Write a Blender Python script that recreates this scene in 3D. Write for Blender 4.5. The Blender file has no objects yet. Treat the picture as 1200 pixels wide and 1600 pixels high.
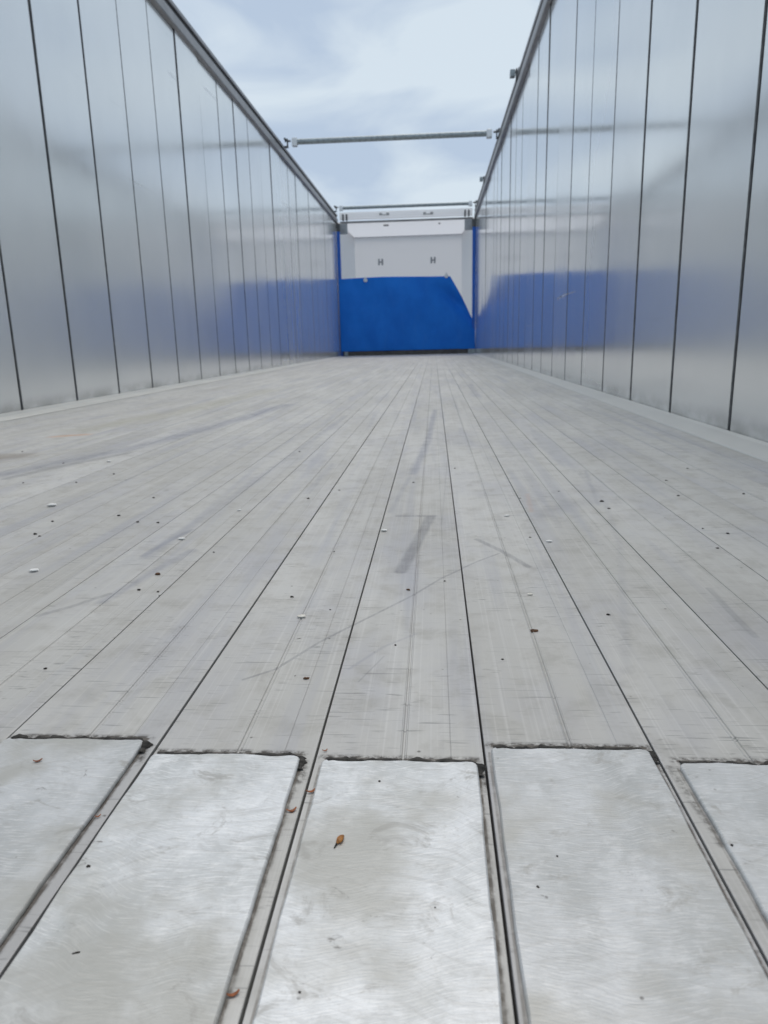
import bpy, bmesh, math, random
from mathutils import Vector, Matrix, noise as mnoise
random.seed(7)
S = bpy.context.scene
R = math.radians
# ------------------------------------------------------------------ camera, world, sun, exposure
F_PX, YAW, PITCH, ROLL, CAM_H = 1120.68, .072784, .233556, -.024077, .254569
def make_camera():
    cy, sy = math.cos(YAW), math.sin(YAW)
    fwd = Vector((-sy*math.cos(PITCH), cy*math.cos(PITCH), -math.sin(PITCH)))
    right = Vector((cy, sy, 0)); up = right.cross(fwd)
    c, s = math.cos(ROLL), math.sin(ROLL)
    r2 = c*right + s*up; u2 = -s*right + c*up
    m = Matrix((r2, u2, -fwd)).transposed().to_4x4()
    m.translation = Vector((0, 0, CAM_H))
    cd = bpy.data.cameras.new('camera'); co = bpy.data.objects.new('camera', cd)
    S.collection.objects.link(co); co.matrix_world = m
    cd.sensor_fit = 'VERTICAL'; cd.sensor_height = 36; cd.lens = F_PX/1600*36
    cd.clip_start = .01; cd.clip_end = 2000
    cd.dof.use_dof = True; cd.dof.focus_distance = .56; cd.dof.aperture_fstop = 17
    S.camera = co
make_camera()
SUN_EL, SUN_AZ = R(70), R(12)
w = bpy.data.worlds.new("World"); S.world = w; w.use_nodes = True
nt = w.node_tree; nt.nodes.clear(); N = nt.nodes.new; Lk = nt.links.new
sky = N('ShaderNodeTexSky'); sky.sky_type = 'NISHITA'; sky.sun_disc = False
sky.sun_elevation = SUN_EL; sky.sun_rotation = SUN_AZ
tc = N('ShaderNodeTexCoord'); mp = N('ShaderNodeMapping'); mp.inputs['Location'].default_value = (3.1, .4, 1.7)
mp.inputs['Scale'].default_value = (1.0, 1.0, 2.6)
nz = N('ShaderNodeTexNoise'); nz.inputs['Scale'].default_value = 4.6; nz.inputs['Detail'].default_value = 5; nz.inputs['Roughness'].default_value = .48; nz.inputs['Distortion'].default_value = .5
cr = N('ShaderNodeValToRGB')
cr.color_ramp.elements[0].position = .36; cr.color_ramp.elements[0].color = (4.95, 6.0, 7.45, 1)
cr.color_ramp.elements[1].position = .57; cr.color_ramp.elements[1].color = (6.95, 7.9, 8.7, 1)
mx = N('ShaderNodeMix'); mx.data_type = 'RGBA'; mx.inputs['Factor'].default_value = .93
bg = N('ShaderNodeBackground'); bg.inputs['Strength'].default_value = .1; wo = N('ShaderNodeOutputWorld')
Lk(tc.outputs['Generated'], mp.inputs['Vector']); Lk(mp.outputs[0], nz.inputs['Vector']); Lk(nz.outputs['Fac'], cr.inputs['Fac'])
Lk(sky.outputs[0], mx.inputs['A']); Lk(cr.outputs[0], mx.inputs['B']); Lk(mx.outputs['Result'], bg.inputs['Color']); Lk(bg.outputs[0], wo.inputs['Surface'])
sl = bpy.data.lights.new('sun', 'SUN'); sl.energy = 1.25; sl.angle = R(30); sl.color = (1, .90, .79)
so = bpy.data.objects.new('sun', sl); S.collection.objects.link(so)
so.rotation_euler = (R(90)-SUN_EL, 0, R(180)-SUN_AZ)
S.view_settings.view_transform = 'Standard'; S.view_settings.look = 'None'
S.view_settings.exposure = 0.0; S.view_settings.gamma = 1; S.view_settings.use_curve_mapping = False
S.render.engine = 'CYCLES'; S.cycles.max_bounces = 10; S.cycles.diffuse_bounces = 5; S.cycles.glossy_bounces = 8

# ------------------------------------------------------------------ measurements (metres)
XL, XR, YF, YR = -1.7209, .7591, 13.58, -.85       # side walls, front of the hold, open rear
WALL_H = 2.315
PITCH_P, OFF_L, OFF_R = .47955, 2.9139, 1.9070     # wall panel joints
PW, X0 = .10632, -.0764                            # plank width, joint between planks 1 and 2
STROKES = [([(-0.055, 1.0418), (-0.0015, 1.0403)], 0.006, 0.5, 'd'), ([(-0.0071, 1.0325), (-0.0245, 0.8885), (-0.0392, 0.7755)], 0.0082, 0.55, 'd'), ([(0.0544, 0.9086), (0.0823, 0.8528), (0.1064, 0.7912)], 0.0043, 0.45, 'd'), ([(-0.1503, 0.5059), (-0.129, 0.5243), (-0.1011, 0.5789), (-0.0745, 0.62), (-0.0232, 0.6976), (0.0069, 0.7528), (0.0487, 0.8111), (0.0777, 0.8447)], 0.0016, 0.45, 'd'), ([(0.044, 0.794), (0.064, 0.8161)], 0.0114, 0.1, 'b'), ([(-0.3431, 0.6775), (-0.3315, 0.749), (-0.3105, 0.863)], 0.0089, 0.38, 'b'), ([(-0.3648, 0.841), (-0.3582, 0.9059), (-0.3449, 0.9658)], 0.0062, 0.45, 'b'), ([(-0.9128, 1.4292), (-0.8557, 1.5884), (-0.7859, 1.7828), (-0.7099, 2.2461), (-0.6269, 3.0735)], 0.0441, 0.5, 'b'), ([(-0.8714, 1.3838), (-0.8339, 1.518), (-0.7574, 1.7158)], 0.0145, 0.4, 'd'), ([(-0.3584, 0.8355), (-0.3507, 1.0757), (-0.3356, 1.6126), (-0.3136, 2.5399)], 0.0121, 0.3, 'b'), ([(-0.3898, 0.6382), (-0.3658, 0.6682), (-0.3467, 0.7006)], 0.004, 0.35, 'd'), ([(-0.0428, 1.3913), (-0.0176, 1.8476), (0.004, 2.7231)], 0.0116, 0.5, 'b'), ([(-0.068, 1.0669), (-0.048, 1.3575)], 0.0062, 0.3, 'b'), ([(0.2756, 1.3719), (0.2667, 1.1215), (0.2311, 0.8848), (0.1889, 0.6983), (0.1473, 0.525)], 0.0055, 0.13, 'b'), ([(0.2799, 0.7175), (0.2759, 0.6549), (0.274, 0.5949)], 0.0038, 0.35, 'd'), ([(0.2944, 1.4054), (0.2521, 1.0996)], 0.0049, 0.2, 'b'), ([(0.1556, 1.0398), (0.2274, 1.123)], 0.028, 0.2, 'b'), ([(-0.2225, 1.2162), (-0.2187, 1.5165)], 0.0098, 0.25, 'b'), ([(-0.0697, 0.5266), (-0.0444, 0.5703), (-0.0176, 0.5983)], 0.0022, 0.25, 'b'), ([(-0.0597, 0.5046), (-0.0431, 0.551)], 0.0008, 0.3, 'd'), ([(-1.1309, 2.074), (-1.0617, 2.1111)], 0.03, 0.5, 'o'), ([(-1.0599, 1.6698), (-1.0456, 1.6785)], 0.0854, 0.6, 't'), ([(0.1548, 1.1892), (0.1444, 1.0604)], 0.0057, 0.15, 'o'), ([(-1.1245, 2.231), (-0.9931, 2.9065), (-0.9315, 4.05)], 0.0944, 0.3, 'y'), ([(0.2126, 4.2777), (0.1934, 3.306)], 0.0205, 0.35, 'b'), ([(0.0309, 1.6296), (0.0094, 0.9866)], 0.0013, 0.2, 'd')]
BITS = [
  ('petal', -0.6372, 1.1259, 0.0169, 'white petal lying left of the floor, above the pair of dark crumbs') ,
  ('petal', -0.4725, 0.7773, 0.0125, 'white petal closest to the left edge of the picture, on the long pale plank') ,
  ('petal', -0.3421, 0.9152, 0.0116, 'white petal on the bluish scuffed patch left of the brown orange-rimmed crumb') ,
  ('petal', -0.3076, 1.083, 0.0083, 'small dull white petal beside a plank joint, left of the middle planks') ,
  ('petal', -0.1277, 0.6354, 0.0093, 'thick creamy petal resting on the fine groove between two dark joints') ,
  ('petal', -0.0701, 0.9532, 0.0097, 'thin white petal on the dark joint left of the dark seven-shaped scuff') ,
  ('petal', 0.1055, 1.0333, 0.0093, 'small white petal right of the dark seven-shaped scuff, above the crossed scuffs') ,
  ('petal', 0.1454, 0.8949, 0.0088, 'white petal just right of the dark joint, below the faint orange stain') ,
  ('petal', 0.0958, 0.698, 0.0064, 'grey curled petal above the brown husk on the right middle plank') ,
  ('petal', -0.7451, 1.5803, 0.0126, 'tiny far white petal near the left wall, past the blue scuff line') ,
  ('petal', -0.6068, 1.3555, 0.0053, 'tiny white speck between two far dark crumbs on the left') ,
  ('bud', -0.0502, 0.3197, 0.0067, 'orange brown bud with dark stem lying on the bright middle wear plate') ,
  ('twig', -0.2497, 0.3857, 0.0062, 'brown husk sliver on the leftmost wear plate in view') ,
  ('twig', -0.0824, 0.2305, 0.0062, 'curled reddish brown husk in the gap at the bottom edge of the picture') ,
  ('twig', -0.081, 0.3468, 0.0064, 'round reddish brown flake in the gap between the second and third wear plates') ,
  ('twig', -0.0731, 0.3646, 0.0067, 'curved orange brown sliver lying across the black joint beside a wear plate') ,
  ('twig', -0.0712, 0.4076, 0.0037, 'small reddish flake above the top corner of the middle wear plate') ,
  ('twig', -0.1888, 0.338, 0.0036, 'brown flake wedged in the gap right of the leftmost wear plate') ,
  ('husk', -0.3175, 0.7649, 0.0068, 'dark crumb with orange rim on the left side of the floor') ,
  ('husk', 0.0876, 0.6038, 0.0073, 'brown seed husk on the groove of the plank right of centre') ,
  ('husk', -0.1007, 0.508, 0.005, 'dark brown crumb with orange end, below the long arc scuff') ,
  ('husk', -0.0284, 0.7132, 0.0047, 'small reddish crumb beside the groove below the seven-shaped scuff') ,
  ('crumb', -0.3188, 0.7128, 0.0056, 'black crumb below and left of the orange-rimmed crumb') ,
  ('crumb', -0.2953, 0.7067, 0.0035, 'tiny crumb between the orange-rimmed crumb and the plank joint') ,
  ('crumb', -0.2894, 0.6949, 0.002, 'tiny dot sitting on the joint under the orange-rimmed crumb') ,
  ('crumb', -0.5653, 0.9458, 0.0076, 'larger crumb of the dark pair below the left white petal') ,
  ('crumb', -0.5529, 0.9353, 0.0047, 'smaller crumb of the dark pair below the left white petal') ,
  ('crumb', -0.5796, 1.02, 0.0061, 'dark crumb directly below the left white petal') ,
  ('crumb', -0.4905, 1.0543, 0.0073, 'dark crumb just right of the long joint on the left floor') ,
  ('crumb', -0.4437, 1.0127, 0.0059, 'dark crumb a little right of the one beside the left joint') ,
  ('crumb', -0.4104, 1.008, 0.0059, 'greyish crumb on the thin double scratch on the left floor') ,
  ('crumb', -0.486, 1.1848, 0.0058, 'faint crumb above the left joint, farther back') ,
  ('crumb', -0.6994, 1.3341, 0.0066, 'dark crumb far left, between the blue scuff and the white petal') ,
  ('crumb', -0.8069, 1.3332, 0.0054, 'faint crumb at the far left edge of the floor') ,
  ('crumb', -0.8477, 1.57, 0.0063, 'faint crumb close to the blue scuff line at the far left') ,
  ('crumb', -0.6623, 1.4216, 0.007, 'faint crumb below the tiny far white petal') ,
  ('crumb', -1.0567, 1.7627, 0.0054, 'tiny dot close to the left wall past the brown stain') ,
  ('crumb', -0.3193, 0.5219, 0.0038, 'round black crumb alone on the plank at the left, above the wear plates') ,
  ('crumb', -0.1479, 0.6915, 0.0046, 'black crumb left of the creamy petal') ,
  ('crumb', -0.1029, 0.6556, 0.0025, 'tiny dot right of the creamy petal') ,
  ('crumb', -0.1262, 0.8552, 0.0032, 'dark dot on the fine groove above the creamy petal') ,
  ('crumb', -0.2794, 0.8541, 0.0033, 'tiny dot right of the joint, left of the widest dark joint') ,
  ('crumb', -0.2122, 1.1687, 0.0065, 'dark crumb left of the widest joint, far back') ,
  ('crumb', -0.1687, 1.2358, 0.0046, 'tiny dot on the widest joint, far back') ,
  ('crumb', -0.3247, 1.6992, 0.0064, 'far crumb on the left middle planks') ,
  ('crumb', -0.121, 0.5856, 0.0034, 'faint smeared crumb on the plank beside the long arc scuff') ,
  ('crumb', -0.0346, 0.5731, 0.0028, 'small upright dark speck left of the middle groove') ,
  ('crumb', 0.054, 0.5453, 0.0031, 'grey brown dot right of the middle joint, before the wear plates') ,
  ('crumb', 0.1613, 0.6443, 0.0047, 'black crumb left of the pale vertical scuff on the right') ,
  ('crumb', 0.0102, 0.742, 0.0034, 'small dark sprout on the middle plank right of the groove') ,
  ('crumb', 0.124, 0.9168, 0.0041, 'dark dot left of the white petal beside the right joint') ,
  ('crumb', 0.1391, 1.1548, 0.0041, 'tiny dot on the right joint beside the orange stain') ,
  ('crumb', 0.2097, 1.2077, 0.0043, 'tiny dot on the plank right of the orange stain') ,
  ('crumb', 0.2629, 1.1263, 0.0089, 'thin dark sliver in the smoky patch on the right floor') ,
  ('crumb', 0.2625, 1.0776, 0.0057, 'dark crumb just below the thin sliver on the right floor') ,
  ('crumb', 0.3932, 1.164, 0.006, 'dark crumb on the plank near the right wall, farther back') ,
  ('crumb', 0.3585, 0.9577, 0.0042, 'dark dot just above the joint on the right floor') ,
  ('crumb', 0.3425, 0.8634, 0.0053, 'dark crumb just below the joint on the right floor') ,
  ('crumb', 0.3807, 0.931, 0.0056, 'dark crumb right of the joint, near the right edge of the picture') ,
  ('crumb', 0.4997, 1.1744, 0.006, 'dark crumb closest to the right wall') ,
  ('crumb', 0.4909, 1.414, 0.0047, 'faint dot far right towards the wall') ,
  ('crumb', 0.4138, 1.2937, 0.0055, 'smeared faint crumb far right between two joints') ,
  ('crumb', 0.0415, 1.4437, 0.0052, 'tiny dot right of the blue streak on the middle planks') ,
  ('crumb', -0.039, 1.2995, 0.0047, 'tiny dot on the blue streak on the middle planks') ,
  ('crumb', -0.1739, 0.2964, 0.0026, 'round black crumb on the second wear plate from the left') ,
  ('crumb', -0.1546, 0.2452, 0.0039, 'long dark smear crumb on the lower part of the second wear plate') ,
  ('crumb', -0.0337, 0.3721, 0.0019, 'black round dot near the top of the middle wear plate') ,
  ('crumb', -0.0551, 0.2306, 0.0016, 'grey dot low on the middle wear plate') ,
  ('crumb', 0.0595, 0.3127, 0.0016, 'brown dot in the middle of the fourth wear plate') ,
  ('crumb', 0.0471, 0.2916, 0.0018, 'green grey dot on the left half of the fourth wear plate') ,
  ('crumb', 0.1484, 0.3239, 0.0022, 'small dark chip on the rightmost wear plate') ,
  ('crumb', -0.0012, 0.2768, 0.0011, 'tiny dot on the lower right of the middle wear plate') ,
]
# ------------------------------------------------------------------ helpers
def link(name, bm, mats, parent=None, smooth=False, loc=None):
    me = bpy.data.meshes.new(name)
    bmesh.ops.recalc_face_normals(bm, faces=bm.faces[:])
    if smooth:
        for f in bm.faces: f.smooth = True
    bm.to_mesh(me); bm.free()
    for m in (mats if isinstance(mats, (list, tuple)) else [mats]): me.materials.append(m)
    o = bpy.data.objects.new(name, me); S.collection.objects.link(o)
    if parent is not None: o.parent = parent
    if loc is not None: o.location = loc
    return o
def tag(o, label=None, cat=None, group=None, kind=None):
    if label: o['label'] = label
    if cat: o['category'] = cat
    if group: o['group'] = group
    if kind: o['kind'] = kind
    return o
def empty(name, loc=(0, 0, 0)):
    o = bpy.data.objects.new(name, None); S.collection.objects.link(o); o.location = loc; o.empty_display_size = .05
    return o
def box(bm, x0, x1, y0, y1, z0, z1, bev=0, seg=1):
    r = bmesh.ops.create_cube(bm, size=1)['verts']
    for v in r:
        v.co = Vector(((x0+x1)/2+v.co.x*(x1-x0), (y0+y1)/2+v.co.y*(y1-y0), (z0+z1)/2+v.co.z*(z1-z0)))
    if bev:
        es = list({e for v in r for e in v.link_edges})
        bmesh.ops.bevel(bm, geom=es, offset=bev, segments=seg, affect='EDGES', profile=.5)
def tube(bm, a, b, r, n=20, r2=None):
    a, b = Vector(a), Vector(b); d = b-a
    q = d.to_track_quat('Z', 'Y').to_matrix().to_4x4(); q.translation = (a+b)/2
    bmesh.ops.create_cone(bm, cap_ends=True, segments=n, radius1=r, radius2=r if r2 is None else r2, depth=d.length, matrix=q)
def extrude_y(bm, prof, y0, y1, closed=True):
    """prof: list of (x, z) run round; extruded along y"""
    A = [bm.verts.new((x, y0, z)) for x, z in prof]; B = [bm.verts.new((x, y1, z)) for x, z in prof]
    n = len(prof)
    for i in range(n if closed else n-1):
        j = (i+1) % n; bm.faces.new((A[i], A[j], B[j], B[i]))
    if closed:
        bm.faces.new(A); bm.faces.new(B[::-1])

# ------------------------------------------------------------------ node helpers
class G:
    def __init__(s, name):
        s.m = bpy.data.materials.new(name); s.m.use_nodes = True; s.t = s.m.node_tree; s.t.nodes.clear()
        s.out = s.t.nodes.new('ShaderNodeOutputMaterial'); s.b = s.t.nodes.new('ShaderNodeBsdfPrincipled')
        s.t.links.new(s.b.outputs[0], s.out.inputs[0]); s.geo = None
    def n(s, typ, **k):
        nd = s.t.nodes.new(typ)
        for a, v in k.items(): setattr(nd, a, v)
        return nd
    def put(s, sock, v):
        if hasattr(v, 'is_linked') or isinstance(v, bpy.types.NodeSocket): s.t.links.new(v, sock)
        else: sock.default_value = v
    def pos(s):
        if s.geo is None: s.geo = s.n('ShaderNodeNewGeometry')
        return s.geo.outputs['Position']
    def mapv(s, v, scale=(1, 1, 1), loc=(0, 0, 0), rot=(0, 0, 0)):
        m = s.n('ShaderNodeMapping'); s.put(m.inputs[0], v)
        m.inputs['Scale'].default_value = scale; m.inputs['Location'].default_value = loc; m.inputs['Rotation'].default_value = rot
        return m.outputs[0]
    def noise(s, v, scale, det=3, rough=.5, dist=0):
        x = s.n('ShaderNodeTexNoise'); s.put(x.inputs['Vector'], v); x.inputs['Scale'].default_value = scale
        x.inputs['Detail'].default_value = det; x.inputs['Roughness'].default_value = rough; x.inputs['Distortion'].default_value = dist
        return x.outputs['Fac']
    def math(s, op, a, b=0., c=None, clamp=False):
        x = s.n('ShaderNodeMath', operation=op); x.use_clamp = clamp
        s.put(x.inputs[0], a); s.put(x.inputs[1], b)
        if c is not None: s.put(x.inputs[2], c)
        return x.outputs[0]
    def vec(s, op, a, b=(0, 0, 0), scale=None, c=None):
        x = s.n('ShaderNodeVectorMath', operation=op); s.put(x.inputs[0], a)
        if op != 'SCALE' : s.put(x.inputs[1], b)
        if scale is not None: s.put(x.inputs['Scale'], scale)
        if c is not None: s.put(x.inputs[2], c)
        return x
    def mr(s, v, a, b, c=0., d=1., smooth=True):
        x = s.n('ShaderNodeMapRange'); x.interpolation_type = 'SMOOTHSTEP' if smooth else 'LINEAR'
        s.put(x.inputs['Value'], v)
        for k, q in zip(('From Min', 'From Max', 'To Min', 'To Max'), (a, b, c, d)): s.put(x.inputs[k], q)
        return x.outputs[0]
    def mix(s, f, a, b, blend='MIX'):
        x = s.n('ShaderNodeMix', data_type='RGBA', blend_type=blend); s.put(x.inputs['Factor'], f)
        s.put(x.inputs['A'], a); s.put(x.inputs['B'], b); return x.outputs['Result']
    def bump(s, h, strength, dist):
        x = s.n('ShaderNodeBump'); s.put(x.inputs['Height'], h); x.inputs['Strength'].default_value = strength; x.inputs['Distance'].default_value = dist
        s.t.links.new(x.outputs[0], s.b.inputs['Normal'])
    def sep(s, v):
        x = s.n('ShaderNodeSeparateXYZ'); s.put(x.inputs[0], v); return x.outputs
    def fin(s, col, rough, metal):
        s.put(s.b.inputs['Base Color'], col); s.put(s.b.inputs['Roughness'], rough); s.put(s.b.inputs['Metallic'], metal); return s.m
def c3(r, g=None, b=None): return (r, r if g is None else g, r if b is None else b, 1)

KIND = {'d': c3(.21, .21, .225), 'b': c3(.24, .25, .31), 'o': c3(.62, .30, .12), 't': c3(.26, .215, .17),
        'y': c3(.40, .38, .27), 'g': c3(.075, .066, .058), 'e': c3(.125, .11, .095)}
def seg_mask(g, P, a, b, hw, soft):
    ax, ay = a; bx, by = b; dx, dy = bx-ax, by-ay; L2 = dx*dx+dy*dy+1e-12
    pa = g.vec('SUBTRACT', P, (ax, ay, 0)).outputs[0]
    t = g.math('MULTIPLY', g.vec('DOT_PRODUCT', pa, (dx, dy, 0)).outputs['Value'], 1/L2, clamp=True)
    q = g.vec('SCALE', (dx, dy, 0), scale=t).outputs[0]
    d = g.vec('DISTANCE', pa, q).outputs['Value']
    return g.mr(d, hw*soft, hw*1.25, 1., 0.)
def floor_material(name, strokes, seed, tone=1.0):
    g = G(name); P = g.mapv(g.pos(), scale=(1, 1, 0))
    big = g.noise(g.mapv(P, scale=(3.2, .8, 1), loc=(seed, seed*.7, 0)), 1.6, 4, .55)
    big2 = g.noise(g.mapv(P, scale=(5, 2.2, 1), loc=(2, seed, 0)), 1.5, 5, .62)
    mid = g.noise(P, 26, 5, .65, .3)
    brush = g.noise(g.mapv(P, scale=(430, 2.2, 1), loc=(0, seed*3, 0)), 1, 3, .6)
    brush2 = g.noise(g.mapv(P, scale=(95, .8, 1), loc=(1, seed, 0)), 1, 4, .7)
    dash = g.noise(g.mapv(P, scale=(62, 330, 1), rot=(0, 0, .08), loc=(seed, 0, 0)), 1, 3, .55, .4)
    dashmask = g.noise(g.mapv(P, loc=(seed*1.3, 5, 0)), 9, 3, .6)
    col = g.mix(g.mr(big, .3, .72), c3(.48*tone, .47*tone, .445*tone), c3(.60*tone, .592*tone, .57*tone))
    col = g.mix(g.math('MULTIPLY', g.mr(big2, .46, .68), .45), col, c3(.44, .44, .475))
    col = g.mix(g.math('MULTIPLY', g.mr(mid, .45, .72), .5), col, c3(.37, .36, .33))
    col = g.mix(g.math('MULTIPLY', g.mr(brush, .5, .72), .25), col, c3(.74, .73, .715))
    col = g.mix(g.math('MULTIPLY', g.mr(brush2, .55, .8), .12), col, c3(.33, .335, .36))
    dm = g.math('MULTIPLY', g.mr(dash, .58, .70), g.mr(dashmask, .44, .62))
    col = g.mix(g.math('MULTIPLY', dm, .5), col, c3(.17, .165, .155))
    bl = g.noise(g.mapv(P, scale=(20, 1.0, 1), loc=(3, seed*.2, 0)), 1, 4, .6, .25)
    col = g.mix(g.math('MULTIPLY', g.mr(bl, .5, .68), .5), col, c3(.405, .41, .445))
    bw = g.noise(g.mapv(P, scale=(28, 1.6, 1), loc=(9, seed*.4, 0)), 1, 4, .6, .3)
    col = g.mix(g.math('MULTIPLY', g.mr(bw, .52, .72), .3), col, c3(.66, .65, .625))
    # fine random scratches in two directions
    for rot, sc, k in ((.5, 1., .17), (-.9, 1.4, .13), (1.25, .8, .15)):
        v = g.mapv(P, scale=(24*sc, 420*sc, 1), rot=(0, 0, rot), loc=(seed*2, rot, 0))
        sn = g.noise(v, 1, 1, .5); mk = g.noise(g.mapv(P, loc=(rot*9, seed, 0)), 7, 2, .5)
        col = g.mix(g.math('MULTIPLY', g.math('MULTIPLY', g.mr(sn, .66, .73), g.mr(mk, .47, .6)), k*3.4), col, c3(.2, .2, .2))
    # tiny specks
    vo = g.n('ShaderNodeTexVoronoi'); g.put(vo.inputs['Vector'], P); vo.inputs['Scale'].default_value = 85
    sp = g.math('MULTIPLY', g.mr(vo.outputs['Distance'], .06, .14, 1., 0.), g.mr(g.noise(g.mapv(P, loc=(4, 4, 0)), 60, 2), .62, .68))
    col = g.mix(g.math('MULTIPLY', sp, .75), col, c3(.1, .09, .08))
    rgh = g.mr(mid, .3, .7, .50, .66, False)
    brk = g.noise(g.mapv(P, scale=(260, 9, 1)), 1, 4, .7)
    for pts, hw, st, kd in strokes:
        acc = None
        for a, b in zip(pts[:-1], pts[1:]):
            mk = seg_mask(g, P, a, b, hw, {'d': .5, 'g': .2, 'e': .5}.get(kd, .1))
            acc = mk if acc is None else g.math('MAXIMUM', acc, mk)
        if kd == 'e': nzv = g.mr(g.noise(P, 70, 4, .7), .32, .58, .3, 1.)
        elif kd == 'g': nzv = g.mr(g.noise(P, 160, 4, .7), .36, .62)
        else: nzv = g.mr(g.math('ADD', g.math('MULTIPLY', brk, .6), g.math('MULTIPLY', mid, .4)), .33, .62, .45, 1.)
        col = g.mix(g.math('MULTIPLY', g.math('MULTIPLY', acc, nzv), min(1, st*1.15)), col, KIND[kd])
    h = g.math('ADD', g.math('MULTIPLY', brush, .5), g.math('MULTIPLY', dash, .5))
    g.bump(h, .12, .0006)
    return g.fin(col, rgh, .35)

def plate_material(tn=1.0):
    g = G('ground_bright_aluminium'); oi = g.n('ShaderNodeObjectInfo'); P = g.mapv(g.pos(), scale=(1, 1, 0))
    rnd = oi.outputs['Random']
    off = g.n('ShaderNodeCombineXYZ'); g.put(off.inputs[1], g.math('MULTIPLY', rnd, 17.)); Pv = g.vec('ADD', P, off.outputs[0]).outputs[0]
    arc = g.noise(g.mapv(Pv, scale=(1, .3, 1)), 12, 2)            # bends the grinding marks into shallow arcs
    sx = g.sep(Pv)
    cmb = g.n('ShaderNodeCombineXYZ'); g.put(cmb.inputs[0], g.math('MULTIPLY', sx[0], 85.)); g.put(cmb.inputs[1], g.math('MULTIPLY', g.math('ADD', sx[1], g.math('MULTIPLY', arc, .06)), 850.))
    gr = g.noise(cmb.outputs[0], 1, 4, .65, .3)
    cmb2 = g.n('ShaderNodeCombineXYZ'); g.put(cmb2.inputs[0], g.math('MULTIPLY', sx[0], 24.)); g.put(cmb2.inputs[1], g.math('MULTIPLY', g.math('SUBTRACT', sx[1], g.math('MULTIPLY', arc, .07)), 330.))
    gr2 = g.noise(cmb2.outputs[0], 1, 3, .6)
    cl = g.noise(g.mapv(Pv, scale=(1, .6, 1)), 22, 4, .6, .4); blot = g.noise(Pv, 9, 4, .6)
    gn = g.noise(Pv, 420, 3, .7)
    col = g.mix(g.mr(cl, .3, .68), c3(.56*tn, .575*tn, .575*tn), c3(.76*tn, .775*tn, .79*tn))
    mt = g.noise(Pv, 60, 5, .7, .6); mt2 = g.noise(g.vec('ADD', Pv, (3, 1, 0)).outputs[0], 38, 5, .7, .5)
    col = g.mix(g.math('MULTIPLY', g.mr(mt, .5, .66), .45), col, c3(.50, .505, .50))
    col = g.mix(g.math('MULTIPLY', g.mr(mt2, .5, .66), .45), col, c3(.88*tn, .89*tn, .90*tn))
    col = g.mix(g.math('MULTIPLY', g.mr(gr, .48, .66), .5), col, c3(.95*tn, .95*tn, .95*tn))
    col = g.mix(g.math('MULTIPLY', g.mr(gr2, .5, .66), .26), col, c3(.44, .435, .42))
    col = g.mix(g.math('MULTIPLY', g.mr(blot, .48, .66), .7), col, c3(.44, .43, .39))
    st2 = g.noise(g.mapv(Pv, scale=(1, 1.4, 1), loc=(5, 2, 0)), 30, 5, .72, .8)
    col = g.mix(g.math('MULTIPLY', g.mr(st2, .56, .70), .6), col, c3(.36, .35, .325))
    col = g.mix(g.math('MULTIPLY', g.mr(gn, .5, .7), .22), col, c3(.50, .49, .46))
    smr = g.math('MULTIPLY', g.mr(g.noise(g.mapv(Pv, scale=(60, 110, 1), rot=(0, 0, .4)), 1, 4, .7, .8), .62, .74), g.mr(g.noise(Pv, 14, 2), .5, .62))
    col = g.mix(g.math('MULTIPLY', smr, .8), col, c3(.2, .19, .18))
    vo = g.n('ShaderNodeTexVoronoi'); g.put(vo.inputs['Vector'], Pv); vo.inputs['Scale'].default_value = 95
    sp = g.math('MULTIPLY', g.mr(vo.outputs['Distance'], .05, .12, 1., 0.), g.mr(g.noise(Pv, 48, 2), .6, .66))
    col = g.mix(g.math('MULTIPLY', sp, .7), col, c3(.1, .09, .08))
    g.bump(g.math('ADD', gr, g.math('MULTIPLY', gr2, .5)), .32, .0006)
    return g.fin(col, g.mr(gr, .3, .7, .46, .6, False), .4)

def wall_material(side):
    g = G('brushed_wall_aluminium_'+side); oi = g.n('ShaderNodeObjectInfo'); P = g.pos(); rnd = oi.outputs['Random']
    cl = g.noise(g.mapv(P, scale=(1, .9, .7)), 1.7, 4, .55); sm = g.noise(g.mapv(P, scale=(1, 5, .8)), 2.2, 4, .6)
    col = g.mix(g.mr(cl, .3, .7), c3(.79, .81, .815), c3(.86, .875, .875))
    col = g.mix(g.math('MULTIPLY', rnd, .25), col, c3(.84, .84, .84))
    z = g.sep(P)[2]
    edge = g.math('MULTIPLY', g.mr(z, .0, .075, 1., 0.), g.mr(g.noise(g.mapv(P, scale=(1, 1, 2)), 4, 5, .65), .3, .7))
    col = g.mix(g.math('MULTIPLY', edge, .6), col, c3(.16, .15, .14))
    # long faint scuffs left by loads
    sc = g.noise(g.mapv(P, scale=(1, .5, 26), rot=(.35 if side == 'left' else -.45, 0, 0)), 1, 2, .5)
    scm = g.math('MULTIPLY', g.mr(sc, .66, .76), g.mr(g.noise(P, 1.2, 2), .48, .62))
    col = g.mix(g.math('MULTIPLY', scm, .22), col, c3(.5, .49, .48))
    rgh = g.math('ADD', g.mr(sm, .3, .7, *((.11, .18) if side == 'left' else (.08, .13)), False), g.math('MULTIPLY', rnd, .06))
    rgh = g.math('ADD', rgh, g.math('MULTIPLY', scm, .15))
    wav = g.noise(g.mapv(P, scale=(1, 1.6, .5)), 1.6, 1)
    g.bump(wav, .25, .004)
    return g.fin(col, rgh, .60)

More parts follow.
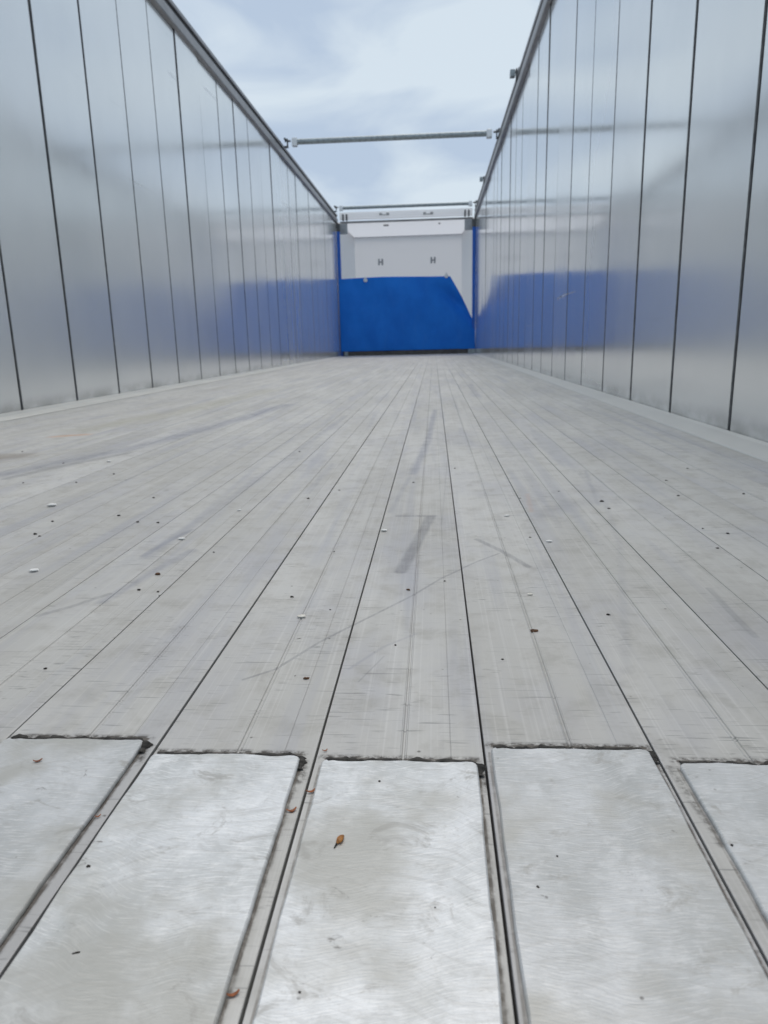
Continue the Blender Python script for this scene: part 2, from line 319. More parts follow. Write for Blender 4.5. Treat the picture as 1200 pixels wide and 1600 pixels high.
def simple(name, col, rough, metal=0., var=.15, scale=8, bump=0, bscale=40):
    g = G(name); P = g.pos(); n = g.noise(P, scale, 4, .6)
    c = g.mix(g.mr(n, .3, .7), tuple(x*(1-var) for x in col[:3])+(1,), tuple(min(1, x*(1+var)) for x in col[:3])+(1,))
    if bump: g.bump(g.noise(P, bscale, 3), bump, .002)
    return g.fin(c, g.mr(n, .3, .7, rough*.85, min(1, rough*1.15), False), metal)

M_rail = simple('rail_grey_aluminium', c3(.27, .265, .27), .42, .6, .2, 6)
M_groove = simple('groove_black_rubber', c3(.025, .026, .03), .6, 0, .3)
M_back = simple('joint_backing', c3(.11, .113, .118), .7, .1, .3)
M_joint = simple('joint_sealant_grey', c3(.13, .134, .138), .6, .1, .35, 30)
M_bead = simple('joint_bead', c3(.24, .245, .25), .4, .6, .15)
M_galv = simple('galvanised_steel', c3(.30, .34, .36), .45, .65, .22, 30)
M_mark = simple('weathered_fitting', c3(.33, .34, .35), .5, .4, .2, 25)
M_steel = simple('dark_steel', c3(.11, .115, .12), .5, .5, .3, 25)
M_zinc = simple('zinc_cap', c3(.72, .74, .76), .4, .2, .1, 20)
M_white = simple('white_panel', c3(.80, .80, .815), .55, 0, .05, 3)
M_blue = simple('blue_paint', c3(.008, .11, .52), .45, 0, .12, 5)
M_tarp = simple('pale_tarp', c3(.72, .75, .78), .6, 0, .06, 4, .3, 12)
M_dirt = simple('packed_dirt', c3(.045, .042, .038), .95, 0, .5, 160, .8, 300)
M_stop = simple('light_stop_dark', c3(.02, .02, .02), .9)
M_asph = simple('asphalt', c3(.05, .05, .052), .9, 0, .3, 3, .5, 60)
M_skirt = simple('skirting_aluminium', c3(.60, .595, .57), .5, .3, .05, 3)
M_cover = simple('cover_strip_pale', c3(.68, .67, .63), .5, .2, .06, 3)
M_wall = {'left': wall_material('left'), 'right': wall_material('right')}
M_plate = plate_material(); M_plate2 = plate_material(.84)
def canvas_blue():
    g = G('blue_canvas'); P = g.pos(); n = g.noise(P, 2.2, 4, .6); f = g.noise(g.mapv(P, scale=(1, 1, .35)), 7, 5, .65)
    wv = g.noise(P, 240, 2)
    col = g.mix(g.mr(n, .3, .7), c3(.006, .158, .66), c3(.011, .20, .76))
    col = g.mix(g.math('MULTIPLY', g.mr(f, .5, .75), .3), col, c3(.03, .21, .72))
    g.bump(g.math('ADD', f, g.math('MULTIPLY', wv, .08)), .35, .02)
    g.b.inputs['Specular IOR Level'].default_value = .25
    return g.fin(col, .6, 0.)
M_canvas = canvas_blue()
def translucent_white(nm, f):
    g = G(nm); g.fin(c3(.85, .86, .875), .6, 0.)
    tr = g.n('ShaderNodeBsdfTranslucent'); tr.inputs[0].default_value = c3(.93, .925, .93)
    mx = g.n('ShaderNodeMixShader'); mx.inputs[0].default_value = f
    g.t.links.new(g.b.outputs[0], mx.inputs[1]); g.t.links.new(tr.outputs[0], mx.inputs[2]); g.t.links.new(mx.outputs[0], g.out.inputs[0])
    return g.m
M_trans = translucent_white('translucent_roof_sheet', .7); M_trans2 = translucent_white('translucent_front_panel', .93)

# ------------------------------------------------------------------ ground, and light stop below the planks
bm = bmesh.new(); bmesh.ops.create_grid(bm, x_segments=8, y_segments=8, size=300)
tag(link('ground', bm, M_asph, loc=(0, 0, -1.25)), kind='structure')
bm = bmesh.new(); box(bm, XL-.02, XR+.02, YR, 15.1, -.14, -.045)
tag(link('underfloor_light_stop', bm, M_stop), kind='structure')  # dark sheet added to stop light rising through the plank gaps

# ------------------------------------------------------------------ side walls
def side_wall(side):
    s = -1 if side == 'left' else 1                      # s points outwards
    X = XL if side == 'left' else XR
    off = OFF_L if side == 'left' else OFF_R
    t = empty('side_wall', (X, YR, 0))
    tag(t, {'left': 'left shiny aluminium side wall of upright panels, reflecting the blue curtain faintly',
            'right': 'right shiny aluminium side wall, its far panels mirroring the blue curtain sharply'}[side], 'wall', 'aluminium side walls of the trailer')
    def L(x): return (x-X)
    n0 = math.floor((YR-off)/PITCH_P)
    gap = .0058
    # one panel, local origin at its middle
    def panel_mesh(w):
        bm = bmesh.new(); h = w/2-gap; b = .0036
        pr = [(0, -h+b), (0, h-b), (s*b*.8, h), (s*.028, h), (s*.028, -h), (s*b*.8, -h)]
        z0, z1 = 0.006, WALL_H+.03
        A = [bm.verts.new((x, y, z0)) for x, y in pr]; B = [bm.verts.new((x, y, z1)) for x, y in pr]
        for i in range(6):
            f = bm.faces.new((A[i], A[(i+1) % 6], B[(i+1) % 6], B[i])); f.material_index = 1 if i in (2, 4) else 2 if i == 5 else 0
        bm.faces.new(A); bm.faces.new(B)
        return bm
    rs = random.Random(3 if s < 0 else 11)
    first = None; n = n0
    while True:
        ya = off+n*PITCH_P; yb = min(ya+PITCH_P, YF); ya = max(ya, YR)
        if ya >= YF-.06: break
        full = abs((yb-ya)-PITCH_P) < 1e-6
        if full and first is not None:
            o = first.copy(); S.collection.objects.link(o)
        else:
            o = link('wall_panel', panel_mesh(yb-ya), [M_wall[side], M_back, M_joint])
            if full: first = o
        o.parent = t; o.location = (0, (ya+yb)/2-YR, 0)
        o.rotation_euler = (R(rs.uniform(-.04, .04)), R(rs.uniform(-.10, .10)), R(rs.uniform(-.13, .13)))
        n += 1
    # backing sheet seen down the joints, and the small round bead in each joint
    bm = bmesh.new(); box(bm, min(s*.0095, s*.034), max(s*.0095, s*.034), 0.002, YF-YR, .004, WALL_H+.02)
    for v in bm.verts: pass
    link('joint_backing', bm, M_back, t)
    bm = bmesh.new(); n = n0+1
    while off+n*PITCH_P < YF-.03:
        y = off+n*PITCH_P-YR
        tube(bm, (s*.0082, y+.0035, .01), (s*.0082, y+.0035, WALL_H+.01), .0021, 8); n += 1
    link('joint_beading', bm, M_bead, t, smooth=True)
    bm = bmesh.new(); box(bm, min(s*.035, s*.06), max(s*.035, s*.06), 0, YF-YR+.05, -.12, WALL_H+.12)
    link('outer_skin', bm, M_white, t)
    # top rail: main flange, black groove, upper lip
    bm = bmesh.new()
    pr = [(s*.034, 2.352), (-s*.004, 2.318), (-s*.026, 2.324), (-s*.030, 2.332), (-s*.030, 2.392), (-s*.022, 2.398), (-s*.006, 2.398), (-s*.006, 2.416), (s*.034, 2.416)]
    extrude_y(bm, pr, 0, YF-YR-.003)
    link('top_rail', bm, M_rail, t)
    bm = bmesh.new(); extrude_y(bm, [(s*.03, 2.4165), (-s*.012, 2.4165), (-s*.012, 2.434), (s*.03, 2.434)], 0.003, YF-YR-.006)
    link('rail_seal', bm, M_groove, t)
    bm = bmesh.new(); extrude_y(bm, [(s*.034, 2.4345), (-s*.022, 2.4345), (-s*.026, 2.44), (-s*.026, 2.462), (-s*.018, 2.470), (s*.034, 2.470)], 0, YF-YR-.003)
    link('rail_lip', bm, M_rail, t)
    # sloping strip that covers the joint between wall and floor
    x1 = (X0-PW*15 if s < 0 else X0+PW*7)+s*.0025
    # 15 planks left of the datum joint, 7 right of it
    bm = bmesh.new()
    pr = [(L(X)-s*.0012, .0075), (L(X)-s*.006, .011), (L(X)-s*.018, .007), (L(x1)+s*.003, .0015), (L(x1), -.001), (L(x1), -.03), (L(X)-s*.0012, -.03)]
    extrude_y(bm, pr, 0, YF-YR)
    link('skirting', bm, M_skirt, t)
    if s < 0:
        bm = bmesh.new(); extrude_y(bm, [(.046, .0012), (.050, .0042), (.135, .0036), (.141, .0012)], 0, YF-YR-.1)
        link('cover_strip', bm, M_cover, t)
    return t
side_wall('left'); side_wall('right')

# rolled pale tarpaulin lying outside along each rail
def tarp_roll(side):
    s = -1 if side == 'left' else 1; X = XL if side == 'left' else XR
    t = empty('rolled_tarpaulin', (X, YR, 2.47))
    tag(t, 'pale tarpaulin rolled up along the top of the %s wall' % side, 'tarpaulin', 'rolled tarpaulins on the wall tops')
    bm = bmesh.new(); rings = []; cx, cz, r = s*.012, (.046 if s < 0 else .03), .045 if s < 0 else .028
    for i in range(72):
        y = i/71*(YF-YR); ring = []
        for k in range(14):
            a = k/14*2*math.pi; rr = r*(1+.10*mnoise.noise(Vector((y*1.3, math.cos(a)*.9, math.sin(a)*.9+s))))
            ring.append(bm.verts.new((cx+rr*math.cos(a), y, cz+rr*math.sin(a)*.92+.004*math.sin(y*1.7+s))))
        rings.append(ring)
    for A, B in zip(rings[:-1], rings[1:]):
        for k in range(14): bm.faces.new((A[k], A[(k+1) % 14], B[(k+1) % 14], B[k]))
    bm.faces.new(rings[0]); bm.faces.new(rings[-1])
    link('canvas_roll', bm, M_tarp, t, smooth=True)
    for y in [1.2, 3.3, 5.4, 7.6, 9.7, 11.8]:
        bm = bmesh.new(); q = Matrix.Rotation(R(90), 4, 'X'); q.translation = Vector((cx, y, cz))
        bmesh.ops.create_cone(bm, cap_ends=True, segments=18, radius1=r*1.13, radius2=r*1.13, depth=.03, matrix=q)
        link('strap', bm, M_tarp, t)
    tarp_roll('left'); tarp_roll('right')

# ------------------------------------------------------------------ crossbars and brackets
def hook(parent, x, y, z, s, arm=True):
    """steel bow hook standing on the rail; s is the outward side"""
    bm = bmesh.new()
    box(bm, min(x, x+s*.045), max(x, x+s*.045), y-.035, y+.035, z-.055, z-.045, .002)
    box(bm, x+(.0 if s > 0 else -.012), x+(.012 if s > 0 else 0), y-.022, y+.022, z-.05, z+.035, .002)
    tube(bm, (x-s*.03, y, z+.012), (x+s*.035, y, z+.012), .011, 12)
    tube(bm, (x+s*.03, y-.03, z+.03), (x+s*.03, y+.03, z+.03), .013, 12)
    return link('rail_hook', bm, M_steel, parent)
def crossbar(y, z, label, rad):
    t = empty('crossbar', (0, y, z)); tag(t, label, 'crossbar', 'crossbars between the top rails')
    xa, xb = XL+.125, XR-.085
    bm = bmesh.new(); tube(bm, (xa+.07, 0, 0), (xb-.07, 0, 0), rad, 28); link('tube', bm, M_galv, t, smooth=False)
    for x, s in ((xa, -1), (xb, 1)):
        bm = bmesh.new(); a, b = sorted((x-s*.012, x-s*.072)); box(bm, a, b, -rad*1.2, rad*1.2, -rad*1.6, rad*1.12, .006, 2)
        c, d = sorted((x-s*.02, x-s*.07)); box(bm, c, d, -rad*.9, rad*.9, rad*1.12, rad*1.35, .004)
        link('end_cap', bm, M_zinc, t)
        hook(t, x+s*.035, 0, 0, s)
crossbar(8.79, 2.475, 'nearer galvanised steel crossbar spanning the open roof against the clouds', .030)
crossbar(12.99, 2.475, 'far galvanised crossbar running just in front of the white front fascia', .027)
for y, l in ((6.96, 'empty dark steel bow bracket on the right rail, nearest to the camera'), (11.14, 'empty dark steel bow bracket on the right rail, beyond the nearer crossbar')):
    t = empty('bow_bracket', (XR-.03, y, 2.475)); tag(t, l, 'bracket', 'empty brackets on the right rail')
    hook(t, -.005, 0, .0, 1)
    bm = bmesh.new(); box(bm, -.055, -.012, -.03, .03, -.03, .028, .006, 2); box(bm, -.048, -.02, -.034, .034, -.012, .010, .003)
    link('socket', bm, M_galv, t)

# ------------------------------------------------------------------ front of the hold
t = empty('front_wall', (0, YF, 0)); tag(t, 'white front end of the trailer with roof sheet, standing behind the blue curtain', 'wall')
YB = 15.0-YF
def quadbox(name, corners, th, mat):
    """slab from four corners (counter-clockwise), thickened by th along its normal"""
    c = [Vector(p) for p in corners]; n = (c[1]-c[0]).cross(c[3]-c[0]).normalized()*th
    bm = bmesh.new(); A = [bm.verts.new(p) for p in c]; B = [bm.verts.new(p+n) for p in c]
    bm.faces.new(A); bm.faces.new(B[::-1])
    for i in range(4): bm.faces.new((A[i], A[(i+1) % 4], B[(i+1) % 4], B[i]))
    return link(name, bm, mat, t)
quadbox('back_panel', [(-1.60, YB, -.05), (.61, YB, -.05), (.61, YB, 2.30), (-1.60, YB, 2.30)], -.012, M_trans2)
quadbox('corner_panel', [(XL+.02, .06, -.05), (-1.56, YB-.004, -.05), (-1.56, YB-.004, 2.30), (XL+.02, .06, 2.33)], .01, M_trans2)
quadbox('corner_panel', [(XR-.02, .06, -.05), (.575, YB-.004, -.05), (.575, YB-.004, 2.30), (XR-.02, .06, 2.33)], -.01, M_trans2)
quadbox('bounce_sheet', [(XL+.05, .06, -.04), (XR-.05, .06, -.04), (.57, YB-.01, -.04), (-1.55, YB-.01, -.04)], .01, M_white)  # hidden white sheet, added to bounce light up onto the front panels
quadbox('roof_sheet', [(XL-.03, .04, 2.338), (XR+.03, .04, 2.338), (XR+.03, YB+.05, 2.262), (XL-.03, YB+.05, 2.262)], .008, M_trans)
quadbox('fascia', [(XL+.06, .03, 2.375), (XR-.06, .03, 2.375), (XR-.06, .03, 2.505), (XL+.06, .03, 2.505)], -.008, M_trans)
bm = bmesh.new(); box(bm, XL+.07, XR-.05, .0, .028, 2.318, 2.352, .004); link('header_beam', bm, M_rail, t)
bm = bmesh.new()                                            # dark seam where roof sheet meets back panel
box(bm, -1.58, .59, YB-.02, YB-.006, 2.252, 2.266, .002); link('roof_seam', bm, simple('grey_seal', c3(.42, .42, .44), .7), t)
for x, s in ((XL, 1), (XR, -1)):
    bm = bmesh.new(); a, b = sorted((x+s*.05, x+s*.20)); box(bm, a, b, -.015, .0, 2.135, 2.312, .006)
    box(bm, min(x+s*.10, x+s*.15), max(x+s*.10, x+s*.15), -.022, -.015, 2.19, 2.25, .004)
    link('gusset_plate', bm, simple('gusset_grey', c3(.36, .38, .40), .5, .3), t)
    for dx in (.125, .19):
        bm = bmesh.new(); box(bm, x+s*dx-.014, x+s*dx+.014, -.03, .025, 2.36, 2.47, .004); link('latch', bm, M_steel, t)
def ring_pair(x, z, y, vertical):
    bm = bmesh.new()
    if vertical:
        for d in (-.034, .034): box(bm, x+d-.017, x+d+.017, y-.02, y, z-.06, z+.06, .006)
        box(bm, x-.03, x+.03, y-.012, y-.002, z-.012, z+.012, .003)
    else:
        for d in (-.062, .062): box(bm, x+d-.026, x+d+.026, y-.03, y, z-.018, z+.024, .008)
        tube(bm, (x-.06, y-.024, z-.012), (x+.06, y-.024, z-.012), .007, 10)
    link('lashing_bracket' if vertical else 'grab_handle', bm, M_mark, t)
ring_pair(-1.04, 1.79, YB-.001, True); ring_pair(.0, 1.795, YB-.001, True)
ring_pair(-.86, 2.452, .021, False); ring_pair(-.08, 2.438, .021, False)
bm = bmesh.new(); box(bm, -.90, -.80, .3, .36, 2.30, 2.32, .005); box(bm, .10, .14, .3, .34, 2.30, 2.32, .005); link('roof_clip', bm, M_rail, t)

for x, s, l in ((XL, 1, 'left'), (XR, -1, 'right')):
    t = empty('corner_post', (x, YF-.03, 0)); tag(t, 'narrow blue corner post at the %s end of the blue curtain' % l, 'post', 'blue corner posts')
    bm = bmesh.new(); a, b = sorted((s*.003, s*.062)); box(bm, a, b, -.03, .03, .0, 2.18, .008, 2); link('shaft', bm, M_blue, t)
    bm = bmesh.new(); a, b = sorted((s*.002, s*.066)); box(bm, a, b, -.034, .034, 2.181, 2.315, .006); link('head_plate', bm, M_steel, t)

t = empty('kick_rail', (0, YF-.06, 0)); tag(t, 'low dark rail on the floor along the foot of the blue curtain', 'rail')
bm = bmesh.new(); box(bm, XL+.05, XR-.03, -.012, .05, .003, .088, .005); link('bar', bm, simple('kick_rail_brown', c3(.085, .08, .078), .7, .1, .3, 12), t)
for x in (XL+.11, XR-.10, XR-.04):
    bm = bmesh.new(); box(bm, x-.035, x+.035, -.035, -.012, .004, .085, .006); link('clamp', bm, M_galv, t)

# ------------------------------------------------------------------ blue curtain
def curtain():
    t = empty('curtain', (0, YF-.075, 0))
    tag(t, 'bright blue canvas curtain hanging low across the far end, right top corner folded away', 'curtain')
    xa, xb = XL+.012, XR-.004; nx, nz_ = 110, 60
    def top(x):
        z = 1.365+.012*math.sin((x+1.7)*2.3)+.012*(x-xa)/(2.2)
        if x > .285: z = min(z, 1.392-(x-.285)*1.86+.03*math.sin((x-.285)*7))
        return z
    bm = bmesh.new(); cols = []
    for i in range(nx+1):
        x = xa+(xb-xa)*i/nx; tz = top(x); col = []
        for k in range(nz_+1):
            v = k/nz_; z = .085+(tz-.085)*v
            y = .045*mnoise.noise(Vector((x*1.5, z*1.3, 3)))+.016*mnoise.noise(Vector((x*5+z*2, z*1.5, 8)))+.022*math.sin(x*1.6+.6)*v
            y += -.03*math.exp(-((x+1.1-z*.25)/.30)**2)*v*(1-v)*2
            # tension crease running from the free corner down to the right post
            d = ((x-.24)*.68+(z-1.34)*.73)*.72; along = (x-.24)*.73-(z-1.34)*.68
            if along > -.2: y += .11*math.exp(-((d+.14)/.075)**2)*min(1, max(0, (along+.1)*2.2))*math.exp(-max(0, along-.75)**2*9)
            if d > -.07 and along > 0: y -= .035*(d+.07)/.14
            y += -.02*math.sin(z*5)*math.exp(-((x-.3)/.5)**2)*(1-v)
            col.append(bm.verts.new((x, y, z)))
        cols.append(col)
    for A, B in zip(cols[:-1], cols[1:]):
        for k in range(nz_): bm.faces.new((A[k], B[k], B[k+1], A[k+1]))
    o = link('canvas', bm, M_canvas, t, smooth=True)
    md = o.modifiers.new('thickness', 'SOLIDIFY'); md.thickness = .003
    for x, z in ((-1.216, 1.335), (.235, 1.365)):
        bm = bmesh.new()
        n, m = 20, 8; rings = []
        for i in range(n):
            a = i/n*2*math.pi; rr = []
            for k in range(m):
                b = k/m*2*math.pi; q = .026+.011*math.cos(b)
                rr.append(bm.verts.new((x+q*math.cos(a), -.03+.008*math.sin(b), z+q*math.sin(a))))
            rings.append(rr)
        for i in range(n):
            A, B = rings[i], rings[(i+1) % n]
            for k in range(m): bm.faces.new((A[k], A[(k+1) % m], B[(k+1) % m], B[k]))
        box(bm, x-.013, x+.013, -.037, -.02, z-.02, z+.055, .004)
        link('eyelet', bm, M_zinc, t, smooth=False)
curtain()

# ------------------------------------------------------------------ moving floor planks
GAPS = {1: .0021, 2: .0014, 3: .0014, 4: .0013, 5: .0012, 0: .0009, 6: .0011, -1: .0009}
PLATE_TOP = {0: .4140, 1: .3982, 2: .3948, 3: .4115, 4: .3975, -1: .405, 5: .409}
ORD = ['', 'first', 'second', 'third', 'fourth', 'fifth', 'sixth', 'seventh', 'eighth', 'ninth', 'tenth', 'eleventh', 'twelfth', 'thirteenth', 'fourteenth', 'fifteenth', 'sixteenth']
def near(pts, x0, x1, hw):
    return any(min(a[0], b[0])-hw*1.3 < x1 and max(a[0], b[0])+hw*1.3 > x0 for a, b in zip(pts[:-1], pts[1:]))
def plate_outline(x0, x1, y0, y1, rc, rs):
    pts = []
    def jag(p, k): return (p[0]+rs.uniform(-k, k), p[1]+rs.uniform(-k, k))
    ph = rs.uniform(0, 9)
    def wob(u): return .0009*mnoise.noise(Vector((u*34, ph, 0)))+.0004*mnoise.noise(Vector((u*150, ph, 2)))
    n = 90
    for i in range(n+1):                                    # right edge, upwards
        y = y0+(y1-rc-y0)*i/n; pts.append((x1+wob(y), y))
    for i in range(1, 6):
        a = i/6*math.pi/2; pts.append((x1-rc+rc*math.cos(a), y1-rc+rc*math.sin(a)))
    for i in range(31):
        x = x1-rc-(x1-x0-2*rc)*i/30; pts.append((x, y1+wob(x*1.3)*2.2))
    for i in range(1, 6):
        a = math.pi/2+i/6*math.pi/2; pts.append((x0+rc+rc*math.cos(a), y1-rc+rc*math.sin(a)))
    for i in range(n+1):
        y = y1-rc-(y1-rc-y0)*i/n; pts.append((x0+wob(y+7), y))
    return pts
def inset(pts, d):
    out = []; n = len(pts)
    for i in range(n):
        a, b = Vector(pts[i-1]), Vector(pts[(i+1) % n]); tv = (b-a).normalized(); nv = Vector((-tv.y, tv.x))
        out.append((pts[i][0]+nv.x*d, pts[i][1]+nv.y*d))
    return out
def plank(k):
    xa = X0+PW*(k-2); xb = xa+PW
    ga, gb = GAPS.get(k, .0007)/2, GAPS.get(k+1, .0007)/2
    t = empty('floor_plank', (xa, YR, 0))
    if k == 2: lab = 'long grey floor plank carrying the dark seven-shaped scuff'
    elif k < 2: lab = '%s floor plank left of the one with the seven-shaped scuff' % ORD[2-k]
    else: lab = '%s floor plank right of the one with the seven-shaped scuff' % ORD[k-2]
    tag(t, lab, 'floor plank', 'aluminium planks of the moving floor')
    rs = random.Random(100+k)
    b = .0004; a0, b0 = ga, PW-gb; c = PW*.52
    dz = rs.uniform(-.0003, .0003)
    pr = [(a0, -.026), (a0, -b), (a0+b*.35, -b*.3), (a0+b, 0),
          (c-.0022, 0), (c-.0017, .00035), (c-.0011, .0002), (c-.0004, -.0007), (c+.0006, -.0007), (c+.0012, .0003), (c+.0018, .00035), (c+.0024, 0),
          (PW*.80, 0), (PW*.80+.0004, -.0003), (PW*.80+.0009, 0),
          (b0-b, 0), (b0-b*.35, -b*.3), (b0, -b), (b0, -.026)]
    pr = [(x, z+dz) for x, z in pr]
    bm = bmesh.new(); extrude_y(bm, pr, 0, YF-.05-YR)
    st = [s for s in STROKES if near(s[0], xa, xb, s[1])]
    top = PLATE_TOP.get(k, .40+rs.uniform(-.012, .012))
    lx = {0: .002, 1: .0022, 2: .0054, 3: .0042, 4: .0095}.get(k, .004); rx = {0: .009, 1: .0088, 2: .0052, 3: .0040, 4: .006}.get(k, .005)
    # packed dirt round the plate's end and along its side
    st += [([(xa+lx, top+.0062), (xb-rx, top+.0062)], .0042, .95, 'g'), ([(xb-rx+.0018, top-.004), (xb-rx+.003, top-.022)], .0046, .8, 'g'),
           ([(xb-rx+.0006, top-.01), (xb-rx+.0006, -.1)], .0013, .8, 'e'), ([(xb-rx+.0015, top-.03), (xb-rx+.001, -.1)], .0016, .4, 'g'), ([(xa+lx+.002, top+.0052), (xb-rx-.001, top+.0052)], .0016, .9, 'e'), ([(xa+lx-.001, top-.003), (xa+lx-.001, -.1)], .0009, .5, 'e')]
    if k == 4: st += [([(xa+.004, top-.002), (xa+.009, top-.07)], .003, .5, 'g')]
    link('board', bm, floor_material('worn_aluminium_plank', st, 1.37*k+.3, rs.uniform(.98, 1.02)*(1.06 if k < -10 else 1)), t)
    # bright wear plate, 3 mm thick, with its own slightly ragged outline
    base = plate_outline(lx, PW-rx, YR+.002-YR, top-YR, .0042, rs)
    bm = bmesh.new(); loops = []
    for ins, z in ((0, .0004), (0, .0019), (.0004, .0026), (.0010, .0030)):
        loops.append([bm.verts.new((x, y, z)) for x, y in (inset(base, ins) if ins else base)])
    for A, B in zip(loops[:-1], loops[1:]):
        for i in range(len(A)):
            j = (i+1) % len(A); bm.faces.new((A[i], A[j], B[j], B[i]))
    bm.faces.new(loops[-1]); bm.faces.new(loops[0][::-1])
    link('wear_plate', bm, M_plate2 if k >= 3 or k <= 0 else M_plate, t)
    # lumpy seam of dirt along the plate's far edge and corner
    bm = bmesh.new(); ln = []
    yy = top-YR
    for i in range(64):
        u = i/63
        if u < .78: x = lx+.002+(PW-rx-lx-.006)*u/.78; y = yy+.0026
        else:
            v = (u-.78)/.22; x = PW-rx-.003+.0042*min(1, v*2.2); y = yy+.001-.0012*v*2-.016*max(0, v-.3)
        r = .0021*max(.12, .75+1.3*mnoise.noise(Vector((u*13+k*3, k, 0)))+.6*mnoise.noise(Vector((u*60, k, 4))))
        ln.append((x, y, r))
    prev = None
    for i, (x, y, r) in enumerate(ln):
        dx = (0, 1) if i < 50 else (1, .15)
        ring = [bm.verts.new((x-dx[0]*r*1.6, y-dx[1]*r*1.6, .0002)), bm.verts.new((x-dx[0]*r*.6, y-dx[1]*r*.6, .0003+r*.9)),
                bm.verts.new((x+dx[0]*r*.7, y+dx[1]*r*.7, .0003+r*.7)), bm.verts.new((x+dx[0]*r*1.7, y+dx[1]*r*1.7, .0002))]
        if prev:
            for q in range(3): bm.faces.new((prev[q], prev[q+1], ring[q+1], ring[q]))
        prev = ring
    link('dirt_seam', bm, M_dirt, t)
for k in range(-13, 9): plank(k)

# ------------------------------------------------------------------ small things lying on the floor
M_petal = simple('petal_white', c3(.82, .83, .82), .6, 0, .06, 200)
M_cream = simple('petal_cream', c3(.74, .72, .66), .7, 0, .12, 300)
M_crumb = simple('crumb_black', c3(.022, .018, .015), .85, 0, .5, 500)
M_husk = simple('husk_brown', c3(.11, .052, .022), .7, 0, .5, 400)
M_leaf = simple('leaf_red_brown', c3(.27, .085, .028), .6, 0, .45, 300)
M_bud = simple('bud_orange', c3(.42, .17, .035), .5, 0, .35, 350)
def plate_z(x, y):
    k = math.floor((x-X0)/PW)+2; u = x-(X0+PW*(k-2))
    if y > PLATE_TOP.get(k, .4): return 0.
    lx = {0: .002, 1: .0022, 2: .0054, 3: .0042, 4: .0095}.get(k, .004); rx = {0: .009, 1: .0088, 2: .0052, 3: .0040, 4: .006}.get(k, .005)
    return .0029 if lx < u < PW-rx else 0.
def lump(bm, sx, sy, sz, rs, c=(0, 0, 0), rot=0, sub=2, rough=.35):
    r = bmesh.ops.create_icosphere(bm, subdivisions=sub, radius=1)['verts']; o = Vector((rs.random()*9, rs.random()*9, 0))
    ca, sa = math.cos(rot), math.sin(rot)
    for v in r:
        f = 1+rough*mnoise.noise(v.co*1.4+o)*1.6
        p = Vector((v.co.x*sx*f, v.co.y*sy*f, v.co.z*sz*f))
        v.co = Vector((p.x*ca-p.y*sa+c[0], p.x*sa+p.y*ca+c[1], p.z+c[2]))
def sheet(bm, pts, w, z, th, curl):
    """curled strip: a spine of (x, y), half widths w, thickness th"""
    n = len(pts); T = []; B = []
    for i, (p, hw) in enumerate(zip(pts, w)):
        a = Vector(pts[max(0, i-1)]); b = Vector(pts[min(n-1, i+1)]); tv = (b-a).normalized(); nv = Vector((-tv.y, tv.x))
        row = []; u = i/(n-1); lift = curl*(2*u-1)**2
        for q in (-1, -.5, 0, .5, 1):
            zz = z+lift+hw*.55*q*q
            row.append((p[0]+nv.x*hw*q, p[1]+nv.y*hw*q, zz))
        T.append([bm.verts.new((x, y, zz+th)) for x, y, zz in row]); B.append([bm.verts.new((x, y, zz)) for x, y, zz in row])
    for L_, fl in ((T, 0), (B, 1)):
        for A, C in zip(L_[:-1], L_[1:]):
            for k in range(4):
                f = (A[k], A[k+1], C[k+1], C[k]); bm.faces.new(f[::-1] if fl else f)
    for A, C, E, F in [(T[i], T[i+1], B[i], B[i+1]) for i in range(n-1)]:
        bm.faces.new((A[0], C[0], F[0], E[0])); bm.faces.new((A[4], E[4], F[4], C[4]))
    for k in range(4):
        bm.faces.new((T[0][k], B[0][k], B[0][k+1], T[0][k+1])); bm.faces.new((T[-1][k], T[-1][k+1], B[-1][k+1], B[-1][k]))
GRP = {'petal': ('petal', 'white petals blown onto the floor', 'petal'), 'crumb': ('dirt_crumb', 'dark crumbs scattered on the floor', 'crumb'),
       'husk': ('seed_husk', 'brown seed husks on the floor', 'husk'), 'twig': ('leaf_flake', 'reddish brown leaf flakes by the wear plates', 'leaf flake'),
       'bud': ('bud', None, 'bud')}
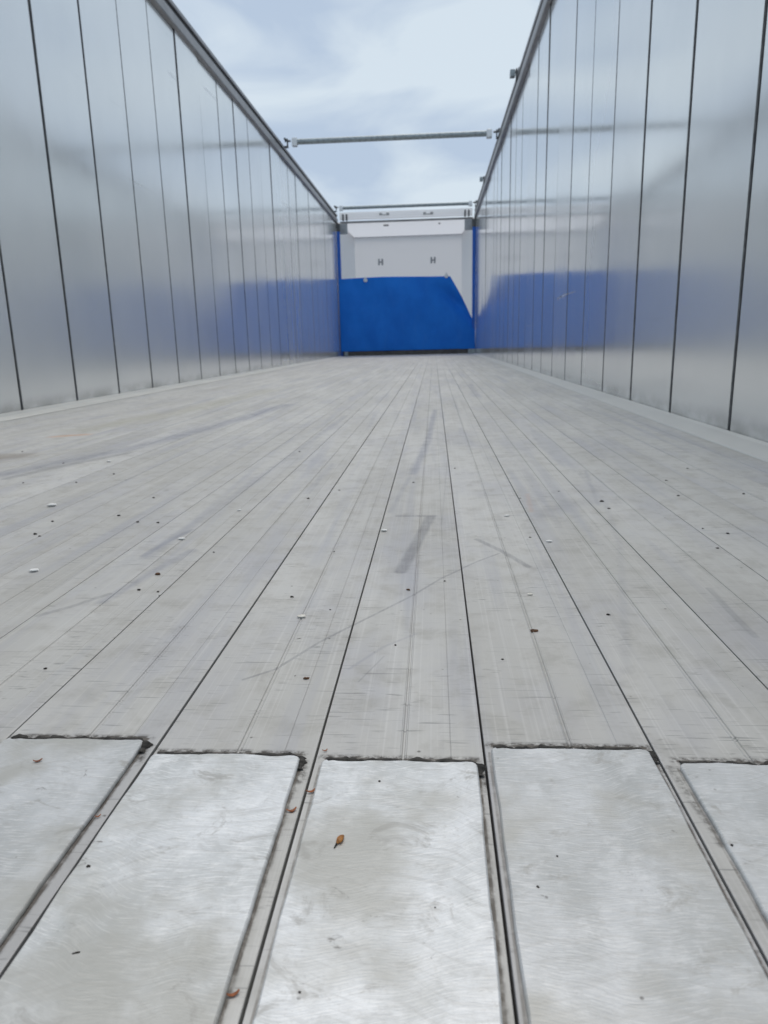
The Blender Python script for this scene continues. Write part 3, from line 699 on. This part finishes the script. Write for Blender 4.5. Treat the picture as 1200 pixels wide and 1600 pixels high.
for i, (kd, x, y, wd, lab) in enumerate(BITS):
    wd *= .7 if kd == 'crumb' else .88; wd = min(wd, .0026) if kd == 'crumb' and y < .42 else wd
    rs = random.Random(500+i); bm = bmesh.new(); z = plate_z(x, y); h = wd/2
    if kd == 'petal':
        n = 9; a = rs.uniform(-.35, .35)
        pts = [((2*q/(n-1)-1)*h*math.cos(a), (2*q/(n-1)-1)*h*math.sin(a)) for q in range(n)]
        dep = rs.uniform(.55, .85)
        ws = [max(.0003, h*dep*math.sin(math.pi*(.06+.88*q/(n-1)))**.7*(1+.15*rs.uniform(-1, 1))) for q in range(n)]
        sheet(bm, pts, ws, .0002, .0004, h*.18); m = M_cream if 'cream' in lab or 'grey' in lab else M_petal
        if 'creamy' in lab: lump(bm, h*.45, h*.35, h*.2, rs, (h*.1, 0, h*.2))
    elif kd == 'crumb':
        long = 2.2 if wd > .0042 else 1.35
        if 'smear' in lab and 'long' in lab: lump(bm, h*1.5, h*.4, h*.12, rs, (0, 0, h*.08), .35, 3, .4)
        else: lump(bm, h, h/long*1.4, max(.0004, h*.42), rs, (0, 0, h*.3), rs.uniform(-.4, .4), 2, .5)
        if 'long' not in lab and rs.random() < .4: lump(bm, h*.4, h*.4, h*.25, rs, (h*1.1, -h*.4, h*.2), 0, 1)
        m = M_crumb
    elif kd == 'husk':
        lump(bm, h, h*.5, h*.42, rs, (0, 0, h*.35), rs.uniform(-.5, .1), 3, .4); lump(bm, h*.35, h*.3, h*.3, rs, (-h*.75, h*.15, h*.3), 0, 2); m = M_husk
    elif kd == 'twig':
        n = 9; cur = rs.uniform(.4, .8); a0 = .35
        pts = []
        for q in range(n):
            u = 2*q/(n-1)-1; px, py = u*h, cur*h*u*u-h*.3*cur; pts.append((px*math.cos(a0)-py*math.sin(a0), px*math.sin(a0)+py*math.cos(a0)))
        ws = [max(.00015, h*.26*math.sin(math.pi*(.05+.8*q/(n-1)))) for q in range(n)]
        sheet(bm, pts, ws, .0003, .0003, h*.35)
        if 'round' in lab: lump(bm, h*.45, h*.4, h*.12, rs, (0, 0, h*.15))
        m = M_leaf
    else:
        lump(bm, .0016, .0032, .0014, rs, (0, 0, .0013), -.35, 3, .2); m = M_bud
    name, grp, cat = GRP[kd]
    if kd == 'bud':
        t = empty('bud', (x, y, z)); link('husk', bm, m, t, smooth=True)
        bm = bmesh.new(); tube(bm, (-.0014, -.003, .001), (-.0024, -.0056, .0004), .0005, 8, .0003); link('stem', bm, M_crumb, t); tag(t, lab, cat)
    else:
        o = link(name, bm, m, smooth=True, loc=(x, y, z)); tag(o, lab, cat, grp)
